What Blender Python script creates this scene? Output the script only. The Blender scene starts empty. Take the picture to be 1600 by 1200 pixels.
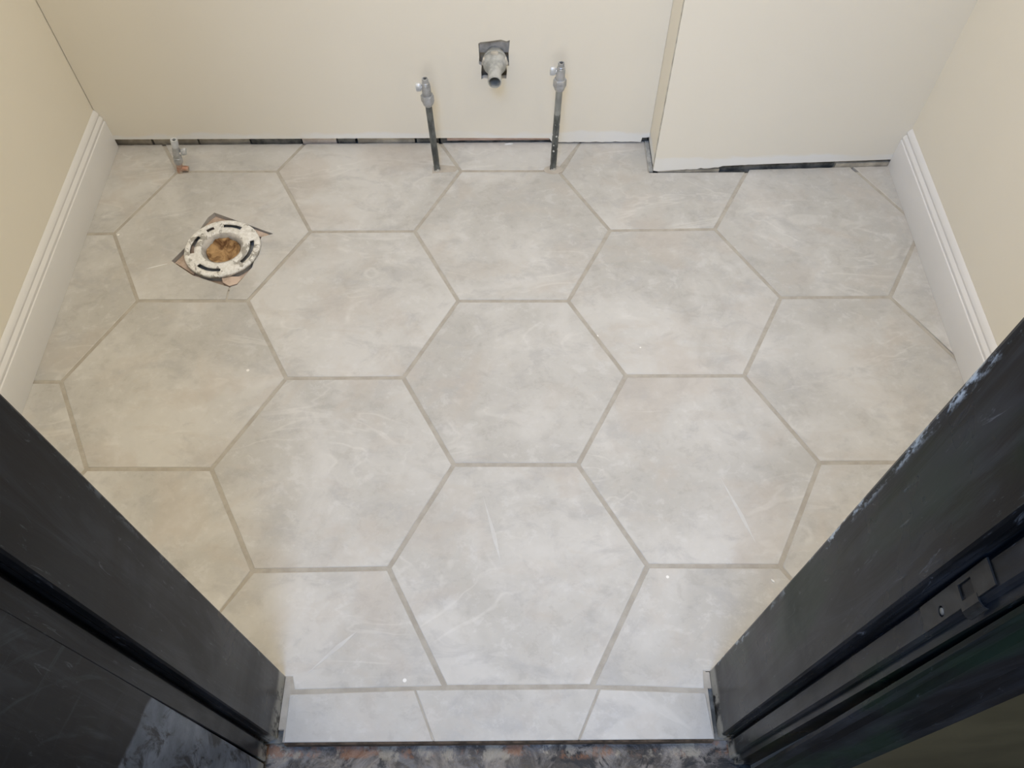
import bpy, bmesh, math, random
from mathutils import Vector, Matrix, noise
from mathutils.geometry import tessellate_polygon
random.seed(7)
C = bpy.context.scene.collection
# ------------------------------------------------------------------ camera, world, lights, exposure
cam_d = bpy.data.cameras.new('camera')
cam = bpy.data.objects.new('camera', cam_d); C.objects.link(cam)
cam_d.sensor_fit = 'HORIZONTAL'; cam_d.sensor_width = 36.0
cam_d.lens = 1275.32 / 1600 * 36.0
cam_d.clip_start = 0.02
cam.location = (-0.009, -0.919, 1.3901)
cam.rotation_euler = (0.575734, 0.002731, -0.007553)
sc = bpy.context.scene
sc.camera = cam
sc.view_settings.view_transform = 'Standard'
sc.view_settings.look = 'None'
sc.view_settings.gamma = 1.0
sc.view_settings.use_curve_mapping = False
sc.view_settings.exposure = 0.07
w = bpy.data.worlds.new('world'); sc.world = w; w.use_nodes = True
w.node_tree.nodes['Background'].inputs[0].default_value = (0.70, 0.84, 1.0, 1)
w.node_tree.nodes['Background'].inputs[1].default_value = 0.25

def area_light(name, loc, target, sx, sy, power, col):
    d = bpy.data.lights.new(name, 'AREA'); d.shape = 'RECTANGLE'; d.size = sx; d.size_y = sy
    d.energy = power; d.color = col
    o = bpy.data.objects.new(name, d); C.objects.link(o); o.location = loc
    o.rotation_euler = (Vector(target) - Vector(loc)).to_track_quat('-Z', 'Y').to_euler()
    return o
# added unseen fill lights: cool and warm from the hall, warm under the ceiling
area_light('hall_cool_fill', (-0.27, -1.27, 2.30), (0.40, -0.42, 0.0), 0.8, 0.6, 34, (0.22, 0.47, 1.0))  # unseen cool fill added for the floor inside the doorway
area_light('hall_warm_fill', (-0.45, -2.9, 1.5), (0.15, 0.5, 0.5), 1.4, 1.4, 27, (1.0, 0.95, 0.87))  # unseen warm fill added to light the back wall from the front
area_light('ceiling_warm_fill', (0.0, 0.08, 2.37), (0.0, 0.08, 0.0), 1.8, 0.9, 19, (1.0, 0.935, 0.845))  # broad warm fill added under the ceiling, no fixture

# ------------------------------------------------------------------ materials
def mat(name, rough=0.6, spec=0.5, metallic=0.0):
    m = bpy.data.materials.new(name); m.use_nodes = True
    b = m.node_tree.nodes['Principled BSDF']
    b.inputs['Roughness'].default_value = rough
    b.inputs['Specular IOR Level'].default_value = spec
    b.inputs['Metallic'].default_value = metallic
    return m, m.node_tree, b
class N:
    """tiny node-building helper"""
    def __init__(s, nt): s.nt = nt; s.L = nt.links
    def new(s, t, **k):
        n = s.nt.nodes.new(t)
        for a, v in k.items(): setattr(n, a, v)
        return n
    def put(s, sock, v):
        if hasattr(v, 'is_output') or isinstance(v, bpy.types.NodeSocket): s.L.new(v, sock)
        else: sock.default_value = v
    def math(s, op, a, b=0.0, c=0.0, clamp=False):
        n = s.new('ShaderNodeMath', operation=op, use_clamp=clamp)
        s.put(n.inputs[0], a); s.put(n.inputs[1], b); s.put(n.inputs[2], c); return n.outputs[0]
    def mix(s, f, a, b, mode='MIX'):
        n = s.new('ShaderNodeMix', data_type='RGBA', blend_type=mode)
        s.put(n.inputs[0], f)
        s.put(n.inputs[6], a if not isinstance(a, tuple) else (*a, 1)); s.put(n.inputs[7], b if not isinstance(b, tuple) else (*b, 1))
        return n.outputs[2]
    def noise(s, vec, scale, detail=4, rough=0.55, dist=0.0):
        n = s.new('ShaderNodeTexNoise'); s.put(n.inputs['Vector'], vec); n.inputs['Scale'].default_value = scale
        n.inputs['Detail'].default_value = detail; n.inputs['Roughness'].default_value = rough; n.inputs['Distortion'].default_value = dist
        return n.outputs[0]
    def ramp(s, v, a, b, o0=0.0, o1=1.0):
        n = s.new('ShaderNodeMapRange', interpolation_type='SMOOTHSTEP'); s.put(n.inputs[0], v)
        n.inputs[1].default_value = a; n.inputs[2].default_value = b; n.inputs[3].default_value = o0; n.inputs[4].default_value = o1
        return n.outputs[0]
    def coords(s): return s.new('ShaderNodeTexCoord').outputs['Object']
    def xyz(s, v):
        n = s.new('ShaderNodeSeparateXYZ'); s.put(n.inputs[0], v); return n.outputs
    def mapv(s, v, scale=(1, 1, 1), rot=(0, 0, 0), loc=(0, 0, 0)):
        n = s.new('ShaderNodeMapping'); s.put(n.inputs[0], v); n.inputs['Scale'].default_value = scale
        n.inputs['Rotation'].default_value = rot; n.inputs['Location'].default_value = loc; return n.outputs[0]
    def bump(s, h, strength, dist, bsdf):
        n = s.new('ShaderNodeBump'); n.inputs['Strength'].default_value = strength; n.inputs['Distance'].default_value = dist
        s.put(n.inputs['Height'], h); s.L.new(n.outputs[0], bsdf.inputs['Normal'])

def m_tile():
    m, nt, b = mat('stone_look_porcelain', 0.42, 0.5); n = N(nt)
    co = n.coords()
    geo = n.new('ShaderNodeNewGeometry'); rnd = geo.outputs['Random Per Island']
    ofs = n.new('ShaderNodeCombineXYZ'); n.put(ofs.inputs[0], n.math('MULTIPLY', rnd, 37.0)); n.put(ofs.inputs[1], n.math('MULTIPLY', rnd, 91.0)); n.put(ofs.inputs[2], n.math('MULTIPLY', rnd, 13.0))
    ad = n.new('ShaderNodeVectorMath', operation='ADD'); n.put(ad.inputs[0], co); n.put(ad.inputs[1], ofs.outputs[0]); p = ad.outputs[0]
    big = n.noise(p, 4.2, 5, 0.55, 0.6)
    mid = n.noise(n.mapv(p, (1, 1.5, 1), (0, 0, 0.5)), 11.0, 7, 0.66, 0.5)
    fine = n.noise(p, 60.0, 4, 0.6)
    c = n.mix(n.ramp(big, 0.36, 0.66), (0.462, 0.447, 0.412), (0.578, 0.562, 0.526))
    # cooler grey clouds and warm beige clouds
    c = n.mix(n.math('MULTIPLY', n.ramp(mid, 0.50, 0.66), 0.60), c, (0.415, 0.405, 0.388))
    bl = n.noise(n.mapv(p, (1, 1.3, 1), (0, 0, 1.1), (2, 7, 1)), 24.0, 6, 0.7, 0.3)
    c = n.mix(n.math('MULTIPLY', n.ramp(bl, 0.52, 0.64), n.math('MULTIPLY', n.ramp(big, 0.66, 0.40), 0.55)), c, (0.390, 0.372, 0.342))
    c = n.mix(n.math('MULTIPLY', n.ramp(bl, 0.46, 0.34), 0.30), c, (0.68, 0.67, 0.645))
    warm = n.noise(n.mapv(p, (1, 1, 1), loc=(5, 2, 9)), 5.5, 4, 0.55, 0.8)
    c = n.mix(n.math('MULTIPLY', n.ramp(warm, 0.52, 0.68), 0.42), c, (0.49, 0.435, 0.375))
    # pale thin veins
    v = n.noise(n.mapv(p, (1, 2.4, 1), (0, 0, 0.9)), 3.0, 3, 0.5, 1.6)
    vein = n.ramp(n.math('ABSOLUTE', n.math('SUBTRACT', v, 0.5)), 0.0, 0.03, 1.0, 0.0)
    veinm = n.ramp(n.noise(p, 5.0, 2), 0.5, 0.62)
    c = n.mix(n.math('MULTIPLY', n.math('MULTIPLY', vein, veinm), 0.22), c, (0.78, 0.76, 0.71))
    # dry grout haze left on the tiles
    hz = n.noise(n.mapv(co, (1, 1.7, 1), (0, 0, -0.6)), 7.0, 5, 0.6, 0.9)
    c = n.mix(n.math('MULTIPLY', n.ramp(hz, 0.55, 0.62), 0.26), c, (0.50, 0.455, 0.40))
    c = n.mix(n.math('MULTIPLY', n.ramp(fine, 0.45, 0.75), 0.10), c, (0.75, 0.73, 0.70))
    # tiny specks of dirt and plaster
    vo = n.new('ShaderNodeTexVoronoi'); n.put(vo.inputs['Vector'], co); vo.inputs['Scale'].default_value = 11.0
    sp = n.math('LESS_THAN', vo.outputs['Distance'], 0.022)
    pick = n.xyz(vo.outputs['Color'])
    c = n.mix(n.math('MULTIPLY', sp, n.math('LESS_THAN', pick[0], 0.14)), c, (0.10, 0.09, 0.08))
    c = n.mix(n.math('MULTIPLY', n.math('LESS_THAN', vo.outputs['Distance'], 0.035), n.math('GREATER_THAN', pick[0], 0.86)), c, (0.85, 0.83, 0.78))
    n.put(b.inputs['Base Color'], c)
    n.put(b.inputs['Roughness'], n.ramp(mid, 0.3, 0.8, 0.38, 0.52))
    # a long thin pale scratch like those left by trowelling
    n.bump(n.math('ADD', mid, n.math('MULTIPLY', fine, 0.25)), 0.2, 0.002, b)
    return m
def m_noise(name, ca, cb, scale=8, rough=0.7, lo=0.35, hi=0.65, bump=0.0, spec=0.4, metallic=0.0, detail=5, dist=0.0, squash=(1, 1, 1)):
    m, nt, b = mat(name, rough, spec, metallic); n = N(nt); co = n.coords()
    v = n.noise(n.mapv(co, squash), scale, detail, 0.6, dist)
    n.put(b.inputs['Base Color'], n.mix(n.ramp(v, lo, hi), ca, cb))
    if bump: n.bump(v, bump, 0.003, b)
    return m
def m_wall(name, primer=None):
    m, nt, b = mat(name, 0.62, 0.35); n = N(nt); co = n.coords()
    roller = n.noise(co, 320.0, 2, 0.5)
    soft = n.noise(co, 2.2, 3, 0.5)
    c = n.mix(n.ramp(soft, 0.3, 0.7), (0.825, 0.775, 0.662), (0.845, 0.795, 0.682))
    if primer:
        x, y, z = n.xyz(co)
        ragged = n.math('MULTIPLY', n.math('SUBTRACT', n.noise(n.mapv(co, (1, 1, 2)), 7.0, 4, 0.6), 0.5), 0.05)
        h = n.math('ADD', z, ragged)
        mask = n.ramp(h, primer - 0.006, primer + 0.006, 1.0, 0.0)
        patch = n.ramp(n.noise(n.mapv(co, (1, 1, 0.3)), 3.2, 3), 0.36, 0.52, 0.35, 1.0)
        c = n.mix(n.math('MULTIPLY', mask, patch), c, (0.84, 0.83, 0.79))
    n.put(b.inputs['Base Color'], c)
    n.bump(roller, 0.12, 0.0008, b)
    return m
def m_black(name, edge=None, lean=0.0, greenish=0.0, door=False, spec=0.16, chip=1.0):
    """black paint on old woodwork: brush marks, scuffs, chips at the arris, splashes of adhesive near the floor"""
    m, nt, b = mat(name, 0.33, spec); n = N(nt); co = n.coords(); x, y, z = n.xyz(co)
    streak = n.noise(n.mapv(co, (14, 14, 1.3)), 2.6, 5, 0.65, 1.0)
    cloud = n.noise(co, 5.0, 4, 0.6, 0.6)
    c = n.mix(n.ramp(streak, 0.42, 0.72), (0.0045, 0.0050, 0.0058), (0.021, 0.024, 0.030))
    c = n.mix(n.math('MULTIPLY', n.ramp(cloud, 0.45, 0.7), 0.5), c, (0.016, 0.0135, 0.012))
    scr = n.noise(n.mapv(co, (60, 60, 12), (0.3, 0, 0)), 1.6, 5, 0.7, 1.5)
    c = n.mix(n.math('MULTIPLY', n.ramp(scr, 0.61, 0.74), 0.42), c, (0.16, 0.18, 0.21))
    vo = n.new('ShaderNodeTexVoronoi'); n.put(vo.inputs['Vector'], n.mapv(co, (1, 1, 0.5))); vo.inputs['Scale'].default_value = 22.0
    pk = n.xyz(vo.outputs['Color'])
    c = n.mix(n.math('MULTIPLY', n.math('LESS_THAN', vo.outputs['Distance'], 0.05), n.math('GREATER_THAN', pk[0], 0.90)), c, (0.35, 0.38, 0.40))
    if greenish:
        g = n.ramp(n.noise(n.mapv(co, (3, 3, 1)), 4.0, 3), 0.45, 0.65)
        c = n.mix(n.math('MULTIPLY', g, greenish), c, (0.010, 0.030, 0.012))
    if edge is not None:
        yy = n.math('ADD', y, n.math('MULTIPLY', z, lean))
        near = n.ramp(n.math('SUBTRACT', edge, yy), 0.002, 0.010, 1.0, 0.0)
        ch = n.ramp(n.noise(n.mapv(co, (1, 1, 0.35)), 55.0, 5, 0.7), 0.50, 0.60)
        patch = n.ramp(n.noise(n.mapv(co, (1, 1, 1), loc=(0, 0, 1.7)), 5.0, 2), 0.42, 0.58)
        c = n.mix(n.math('MULTIPLY', n.math('MULTIPLY', n.math('MULTIPLY', near, ch), patch), chip), c, (0.42, 0.50, 0.58))
    if door:
        # arcs left by a rubbing pad, and a blotchy blue-grey patch at the foot of the hinge side
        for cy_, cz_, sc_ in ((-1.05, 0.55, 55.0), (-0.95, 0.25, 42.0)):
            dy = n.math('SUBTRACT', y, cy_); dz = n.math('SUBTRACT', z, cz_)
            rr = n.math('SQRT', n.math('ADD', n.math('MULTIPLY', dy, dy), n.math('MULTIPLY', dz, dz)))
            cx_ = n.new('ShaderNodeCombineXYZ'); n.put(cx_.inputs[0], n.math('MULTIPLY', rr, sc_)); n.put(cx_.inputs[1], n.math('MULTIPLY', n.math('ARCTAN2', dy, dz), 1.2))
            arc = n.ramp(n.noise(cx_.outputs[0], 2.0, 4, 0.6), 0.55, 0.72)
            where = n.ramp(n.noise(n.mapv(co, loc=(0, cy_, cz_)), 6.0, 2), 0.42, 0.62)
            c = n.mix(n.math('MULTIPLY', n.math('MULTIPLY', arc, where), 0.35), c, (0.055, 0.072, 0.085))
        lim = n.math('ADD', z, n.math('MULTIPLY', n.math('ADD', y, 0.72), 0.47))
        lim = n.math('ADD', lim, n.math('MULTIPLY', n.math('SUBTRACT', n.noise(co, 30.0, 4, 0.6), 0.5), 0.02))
        bare = n.ramp(lim, 0.470, 0.478, 1.0, 0.0)  # sloping upper limit of the blue-grey patch
        blotchy = n.ramp(n.noise(n.mapv(co, (1, 1.6, 0.8)), 17.0, 6, 0.68, 0.8), 0.60, 0.48, 0.12, 1.0)
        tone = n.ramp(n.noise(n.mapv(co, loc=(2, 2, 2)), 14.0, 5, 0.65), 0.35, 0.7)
        c = n.mix(n.math('MULTIPLY', bare, blotchy), c, n.mix(tone, (0.085, 0.105, 0.140), (0.19, 0.225, 0.29)))
    low = n.ramp(n.math('ADD', z, n.math('MULTIPLY', n.noise(co, 25.0, 4, 0.6), 0.04)), 0.045, 0.070, 1.0, 0.0)
    blot = n.ramp(n.noise(n.mapv(co, (1, 1, 0.5)), 30.0, 5, 0.7), 0.40, 0.52)
    c = n.mix(n.math('MULTIPLY', n.math('MULTIPLY', low, blot), 0.8), c, (0.38, 0.38, 0.35))
    n.put(b.inputs['Base Color'], c)
    n.put(b.inputs['Roughness'], n.ramp(cloud, 0.3, 0.7, 0.26, 0.42))
    n.bump(n.math('ADD', streak, n.math('MULTIPLY', cloud, 0.6)), 0.25, 0.0012, b)
    return m

M = {}
M['tile'] = m_tile()
M['grout'] = m_noise('beige_grout', (0.385, 0.350, 0.295), (0.455, 0.42, 0.36), 35, 0.9, bump=0.3)
M['patch'] = m_noise('grout_patch', (0.43, 0.385, 0.325), (0.49, 0.445, 0.38), 30, 0.85, bump=0.2)
M['greygrout'] = m_noise('grey_adhesive', (0.30, 0.30, 0.28), (0.46, 0.455, 0.43), 60, 0.9, bump=0.5)
M['scuff'] = m_noise('pale_plaster_streak', (0.575, 0.562, 0.53), (0.63, 0.62, 0.59), 40, 0.7)
M['edgeshade'] = m_noise('threshold_edge_shade', (0.035, 0.027, 0.020), (0.10, 0.075, 0.055), 50, 0.95, bump=0.6)  # dark tone stands in for shade at the threshold edge
M['sub'] = m_noise('pink_thinset_bed', (0.36, 0.27, 0.20), (0.62, 0.49, 0.40), 28, 0.9, bump=0.6)
M['wall'] = m_wall('cream_paint')
M['wallp'] = m_wall('cream_paint_over_primer', 0.038)
M['ceil'] = m_noise('white_ceiling', (0.78, 0.77, 0.74), (0.82, 0.81, 0.78), 3, 0.8)
M['gyp'] = m_noise('torn_plasterboard_edge', (0.45, 0.43, 0.38), (0.68, 0.66, 0.61), 60, 0.95, bump=0.6)
M['board'] = m_noise('white_satin_paint', (0.72, 0.71, 0.69), (0.76, 0.75, 0.735), 2, 0.38, spec=0.5)
M['brickdark'] = m_noise('dark_masonry', (0.09, 0.09, 0.08), (0.26, 0.25, 0.22), 30, 0.95, bump=0.8)
M['brickgrey'] = m_noise('grey_masonry', (0.36, 0.32, 0.255), (0.60, 0.545, 0.44), 26, 0.95, bump=0.8)
M['brickpink'] = m_noise('pale_pink_masonry', (0.62, 0.53, 0.45), (0.80, 0.71, 0.62), 26, 0.95, bump=0.8)
M['lath'] = m_noise('pinkish_timber_batten', (0.45, 0.30, 0.23), (0.66, 0.49, 0.40), 20, 0.8, squash=(1, 6, 6), bump=0.3)
M['recess'] = m_noise('grey_render_in_recess', (0.30, 0.285, 0.26), (0.58, 0.55, 0.51), 24, 0.9, bump=0.6)
M['blackL'] = m_black('black_paint_left', edge=-0.587, lean=0.009, chip=0.25)  # pale arris flecks stand in for a bluish edge sheen
M['blackR'] = m_black('black_paint_right', edge=-0.587, lean=0.019, greenish=0.4)
M['black'] = m_black('black_paint')
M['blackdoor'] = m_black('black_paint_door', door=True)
M['blackcas'] = m_black('black_paint_architrave', greenish=0.5, spec=0.06)
M['blackplain'] = m_noise('black_painted_steel', (0.008, 0.008, 0.008), (0.022, 0.023, 0.022), 60, 0.35, spec=0.3)
M['olive'] = m_noise('olive_hall_paint', (0.058, 0.050, 0.022), (0.080, 0.070, 0.034), 6, 0.6, bump=0.1)
M['metal'] = m_noise('dull_nickel', (0.36, 0.37, 0.38), (0.52, 0.53, 0.54), 60, 0.38, metallic=0.55, bump=0.1)
M['chrome'] = m_noise('bright_chrome', (0.66, 0.67, 0.68), (0.78, 0.79, 0.80), 60, 0.18, metallic=0.8)
M['whiteplastic'] = m_noise('white_valve_cap', (0.50, 0.52, 0.54), (0.68, 0.70, 0.72), 60, 0.35, metallic=0.3)
M['dark'] = m_noise('dark_bore', (0.012, 0.012, 0.012), (0.03, 0.03, 0.03), 20, 0.8)
M['copper'] = m_noise('painted_copper', (0.46, 0.24, 0.16), (0.52, 0.44, 0.37), 90, 0.45, metallic=0.35)
M['wasteplastic'] = m_noise('grey_waste_plastic', (0.29, 0.295, 0.275), (0.47, 0.47, 0.44), 45, 0.5)
M['cap'] = m_noise('cream_splashed_plastic', (0.42, 0.39, 0.33), (0.64, 0.60, 0.52), 45, 0.55)
M['rag'] = m_noise('brown_debris', (0.12, 0.055, 0.02), (0.50, 0.32, 0.15), 32, 0.9, 0.34, 0.66, bump=0.8, dist=1.2)
M['flake'] = m_noise('white_plaster', (0.74, 0.74, 0.71), (0.80, 0.80, 0.78), 30, 0.8)
def m_flange():
    m, nt, b = mat('dirty_white_flange', 0.6, 0.4); n = N(nt); co = n.coords()
    v = n.noise(co, 30.0, 6, 0.72, 0.8); v2 = n.noise(co, 110.0, 4, 0.7)
    c = n.mix(n.ramp(v2, 0.35, 0.7), (0.70, 0.68, 0.62), (0.90, 0.89, 0.85))
    c = n.mix(n.math('MULTIPLY', n.ramp(v, 0.53, 0.585), 0.78), c, (0.26, 0.24, 0.20))
    n.put(b.inputs['Base Color'], c); n.bump(v, 0.6, 0.004, b)
    return m
M['flange'] = m_flange()
def m_pipe(name, split=None, speck=0.62):
    m, nt, b = mat(name, 0.45, 0.5, 0.35); n = N(nt); co = n.coords(); x, y, z = n.xyz(co)
    v = n.noise(n.mapv(co, (1, 1, 0.35)), 60.0, 5, 0.65)
    c = n.mix(n.ramp(v, 0.35, 0.68), (0.06, 0.066, 0.062), (0.19, 0.20, 0.19))
    if split:
        up = n.ramp(n.math('ADD', z, n.math('MULTIPLY', v, 0.01)), split, split + 0.004)
        c = n.mix(up, c, n.mix(n.ramp(v, 0.35, 0.7), (0.24, 0.25, 0.235), (0.38, 0.39, 0.37)))
    vo = n.new('ShaderNodeTexVoronoi'); n.put(vo.inputs['Vector'], co); vo.inputs['Scale'].default_value = 105.0
    pk = n.xyz(vo.outputs['Color'])
    low = n.ramp(z, 0.13, 0.15, 1.0, 0.0)
    c = n.mix(n.math('MULTIPLY', low, n.math('MULTIPLY', n.math('LESS_THAN', n.math('ADD', vo.outputs['Distance'], n.math('MULTIPLY', v, 0.25)), 0.58), n.math('GREATER_THAN', pk[1], speck))), c, (0.66, 0.66, 0.63))
    ring = n.math('MULTIPLY', n.ramp(z, 0.03, 0.045, 1.0, 0.0), n.ramp(n.noise(co, 45.0, 3), 0.5, 0.58))
    c = n.mix(ring, c, (0.62, 0.61, 0.57))
    n.put(b.inputs['Base Color'], c)
    return m
M['pipeL'] = m_pipe('painted_pipe_left', None, 0.93); M['pipeR'] = m_pipe('painted_pipe_right', 0.165, 0.74)
def m_sill():
    m, nt, b = mat('old_brick_sill', 0.5, 0.5); n = N(nt); co = n.coords(); x, y, z = n.xyz(co)
    a = n.noise(co, 13.0, 6, 0.7, 1.0); a2 = n.noise(n.mapv(co, loc=(3, 1, 4)), 22.0, 5, 0.7, 0.8); a3 = n.noise(n.mapv(co, loc=(8, 6, 1)), 9.0, 4, 0.6, 0.5)
    c = n.mix(n.ramp(a, 0.42, 0.60), (0.065, 0.056, 0.048), (0.23, 0.205, 0.18))
    c = n.mix(n.ramp(a2, 0.55, 0.63), c, (0.035, 0.034, 0.034))
    c = n.mix(n.math('MULTIPLY', n.ramp(a3, 0.56, 0.64), 0.7), c, (0.20, 0.192, 0.185))
    br = n.math('MULTIPLY', n.ramp(n.math('ADD', y, n.math('MULTIPLY', a2, 0.03)), -0.697, -0.690), n.ramp(n.noise(n.mapv(co, (1, 0.8, 1), loc=(1, 0, 0)), 12.0, 6, 0.7), 0.50, 0.58))
    c = n.mix(n.math('MULTIPLY', br, 0.6), c, (0.33, 0.15, 0.07))
    crm = n.math('MULTIPLY', n.ramp(n.math('ADD', y, n.math('MULTIPLY', a, 0.03)), -0.702, -0.694), n.ramp(n.noise(n.mapv(co, (1, 0.8, 1), loc=(6, 0, 0)), 14.0, 6, 0.7), 0.50, 0.56))
    c = n.mix(n.math('MULTIPLY', crm, 0.8), c, (0.36, 0.32, 0.25))
    n.put(b.inputs['Base Color'], c)
    n.put(b.inputs['Roughness'], n.ramp(a2, 0.3, 0.7, 0.35, 0.8))
    n.bump(n.math('ADD', a, a2), 0.9, 0.006, b)
    return m
M['sill'] = m_sill()

# ------------------------------------------------------------------ mesh helpers
def props(o, label=None, cat=None, group=None, kind=None):
    if label: o['label'] = label
    if cat: o['category'] = cat
    if group: o['group'] = group
    if kind: o['kind'] = kind
    return o
def obj(name, bm, mats, parent=None, smooth=False, auto=None):
    me = bpy.data.meshes.new(name)
    bmesh.ops.recalc_face_normals(bm, faces=bm.faces)
    bm.to_mesh(me); bm.free()
    if not isinstance(mats, (list, tuple)): mats = [mats]
    for m in mats: me.materials.append(m)
    if smooth:
        for p in me.polygons: p.use_smooth = True
        if auto is not None:
            me.set_sharp_from_angle(angle=math.radians(auto))
    o = bpy.data.objects.new(name, me); C.objects.link(o)
    if parent: o.parent = parent
    return o
def empty(name, loc, rot=(0, 0, 0)):
    o = bpy.data.objects.new(name, None); C.objects.link(o); o.location = loc; o.rotation_euler = rot; o.empty_display_size = 0.05
    return o
def prism(bm, pts, z0, z1, mi=0, chamfer=0.0, holes=()):
    """vertical prism from a plan polygon (with optional holes), chamfered at its top edge"""
    loops = [list(pts)] + [list(h) for h in holes]
    top_in = loops if not chamfer else [inset(loops[0], chamfer)] + loops[1:]
    flat = [Vector((x, y, 0)) for lp in top_in for x, y in lp]
    tris = tessellate_polygon([[Vector((x, y, 0)) for x, y in lp] for lp in top_in])
    tv = [bm.verts.new((v.x, v.y, z1)) for v in flat]
    bv = [bm.verts.new((v[0], v[1], z0)) for lp in loops for v in lp]
    mv = tv
    if chamfer: mv = [bm.verts.new((v[0], v[1], z1 - chamfer * 0.7)) for lp in loops for v in lp]
    for t in tris:
        try: bm.faces.new([tv[i] for i in t]).material_index = mi
        except ValueError: pass
        try: bm.faces.new([bv[i] for i in reversed(t)]).material_index = mi
        except ValueError: pass
    k = 0
    for lp in loops:
        L = len(lp)
        for i in range(L):
            a, b_ = k + i, k + (i + 1) % L
            bm.faces.new([bv[a], bv[b_], mv[b_], mv[a]]).material_index = mi
            if chamfer: bm.faces.new([mv[a], mv[b_], tv[b_], tv[a]]).material_index = mi
        k += L
def area2(p): return sum(p[i][0] * p[(i + 1) % len(p)][1] - p[(i + 1) % len(p)][0] * p[i][1] for i in range(len(p)))
def inset(p, d):
    if isinstance(d, (int, float)): d = [d] * len(p)
    s = 1 if area2(p) > 0 else -1
    out = []; n = len(p)
    for i in range(n):
        a, b, c = Vector(p[i - 1]), Vector(p[i]), Vector(p[(i + 1) % n])
        d1 = (b - a).normalized(); d2 = (c - b).normalized()
        n1 = Vector((-d1.y, d1.x)) * s; n2 = Vector((-d2.y, d2.x)) * s
        e1, e2 = d[i - 1], d[i]
        den = d1.x * d2.y - d1.y * d2.x
        if abs(den) < 0.05: q = b + (n1 * e1 + n2 * e2) / 2
        else:
            p1 = b + n1 * e1; p2 = b + n2 * e2
            t = ((p2.x - p1.x) * d2.y - (p2.y - p1.y) * d2.x) / den
            t = max(-0.01, min(0.01, t)); q = p1 + d1 * t
        out.append((q.x, q.y))
    return out
def clip(p, a, b, c):
    """keep a*x+b*y<=c"""
    out = []
    for i in range(len(p)):
        P, Q = p[i], p[(i + 1) % len(p)]
        fp = a * P[0] + b * P[1] - c; fq = a * Q[0] + b * Q[1] - c
        if fp <= 0: out.append(P)
        if fp * fq < 0:
            t = fp / (fp - fq); out.append((P[0] + t * (Q[0] - P[0]), P[1] + t * (Q[1] - P[1])))
    return out
def box(bm, x0, x1, y0, y1, z0, z1, mi=0):
    prism(bm, [(x0, y0), (x1, y0), (x1, y1), (x0, y1)], z0, z1, mi)
def loft(bm, rings, caps=True, mi=0, close=True):
    vs = [[bm.verts.new(p) for p in r] for r in rings]
    n = len(rings[0])
    for a, b in zip(vs, vs[1:]):
        for i in range(n if close else n - 1):
            bm.faces.new([a[i], a[(i + 1) % n], b[(i + 1) % n], b[i]]).material_index = mi
    if caps:
        bm.faces.new(list(reversed(vs[0]))).material_index = mi; bm.faces.new(vs[-1]).material_index = mi
    return vs
def lathe(bm, prof, axis='z', c=(0, 0, 0), seg=32, mi=0, caps=False, hexa=None):
    """prof: (r, h) pairs; axis z up, or 'y' meaning along -y"""
    rings = []
    for r, h in prof:
        ring = []
        for i in range(seg):
            a = 2 * math.pi * i / seg
            rr = r
            if hexa and hexa[0] <= h <= hexa[1]:
                k = math.cos(math.pi / 6) / math.cos((a % (math.pi / 3)) - math.pi / 6); rr = r * k * 1.08
            u, v = rr * math.cos(a), rr * math.sin(a)
            ring.append((c[0] + u, c[1] + v, c[2] + h) if axis == 'z' else (c[0] + u, c[1] - h, c[2] + v) if axis == 'y' else (c[0] + h, c[1] + u, c[2] + v))
        rings.append(ring)
    return loft(bm, rings, caps, mi)
def ragged(a, b, n, amp, seed):
    """points from a to b (2-D), the second coordinate broken up"""
    out = []
    for i in range(n + 1):
        t = i / n; x = a[0] + (b[0] - a[0]) * t; y = a[1] + (b[1] - a[1]) * t
        if 0 < i < n: y += amp * (noise.noise(Vector((x * 60, seed, 0))) + 0.6 * noise.noise(Vector((x * 170, seed, 3))))
        out.append((x, y))
    return out

# ------------------------------------------------------------------ floor: large hexagonal tiles in grout
s = 0.2334; hh = s * math.sqrt(3) / 2
J = {(-1,1):(-0.1212,0.2001),(1,1):(0.1181,0.1978),(2,0):(0.2269,0.0014),(1,-1):(0.1184,-0.2012),(-1,-1):(-0.1185,-0.1991),(-2,0):(-0.228,0.001),(-1,3):(-0.1265,0.6058),(1,3):(0.1114,0.6033),(2,2):(0.2236,0.4046),(-2,2):(-0.2277,0.4072),(-4,2):(-0.469,0.4076),(-4,0):(-0.4671,0.0017),(-5,1):(-0.5797,0.2046),(4,2):(0.4666,0.4061),(5,1):(0.5811,0.2022),(4,0):(0.4686,-0.0008),(-2,-2):(-0.2277,-0.4039),(-4,-2):(-0.4675,-0.4066),(-5,-1):(-0.5801,-0.2045),(5,-1):(0.5802,-0.2013),(4,-2):(0.4662,-0.4063),(2,-2):(0.2317,-0.4031),(1,-3):(0.1194,-0.6083),(-1,-3):(-0.1193,-0.6074),(-7,1):(-0.8197,0.207),(-8,0):(-0.9251,-0.0034),(-7,-1):(-0.8181,-0.2024),(7,1):(0.8195,0.2016),(-5,3):(-0.5758,0.6083),(-7,3):(-0.8188,0.6109),(-8,2):(-0.9226,0.4062),(5,3):(0.5789,0.6096)}
J[(7, 3)] = (0.826, 0.618); J[(8, 2)] = (0.944, 0.405)
def jv(k): return J.get(k, (k[0] * s / 2, k[1] * hh))
G = 0.0040                                   # half a grout joint
FL = -0.012                                  # underside of the tiles
def left_in(y): return -0.9805 - 0.0072 * (y + 0.064)      # room-side face of the left baseboard
def right_in(y): return 0.9105 + 0.0140 * (y + 0.02)
PF = lambda x: 0.5955 + (x - 0.34) * 0.028                    # front face of the boxed-in chase
bm = bmesh.new()
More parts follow.
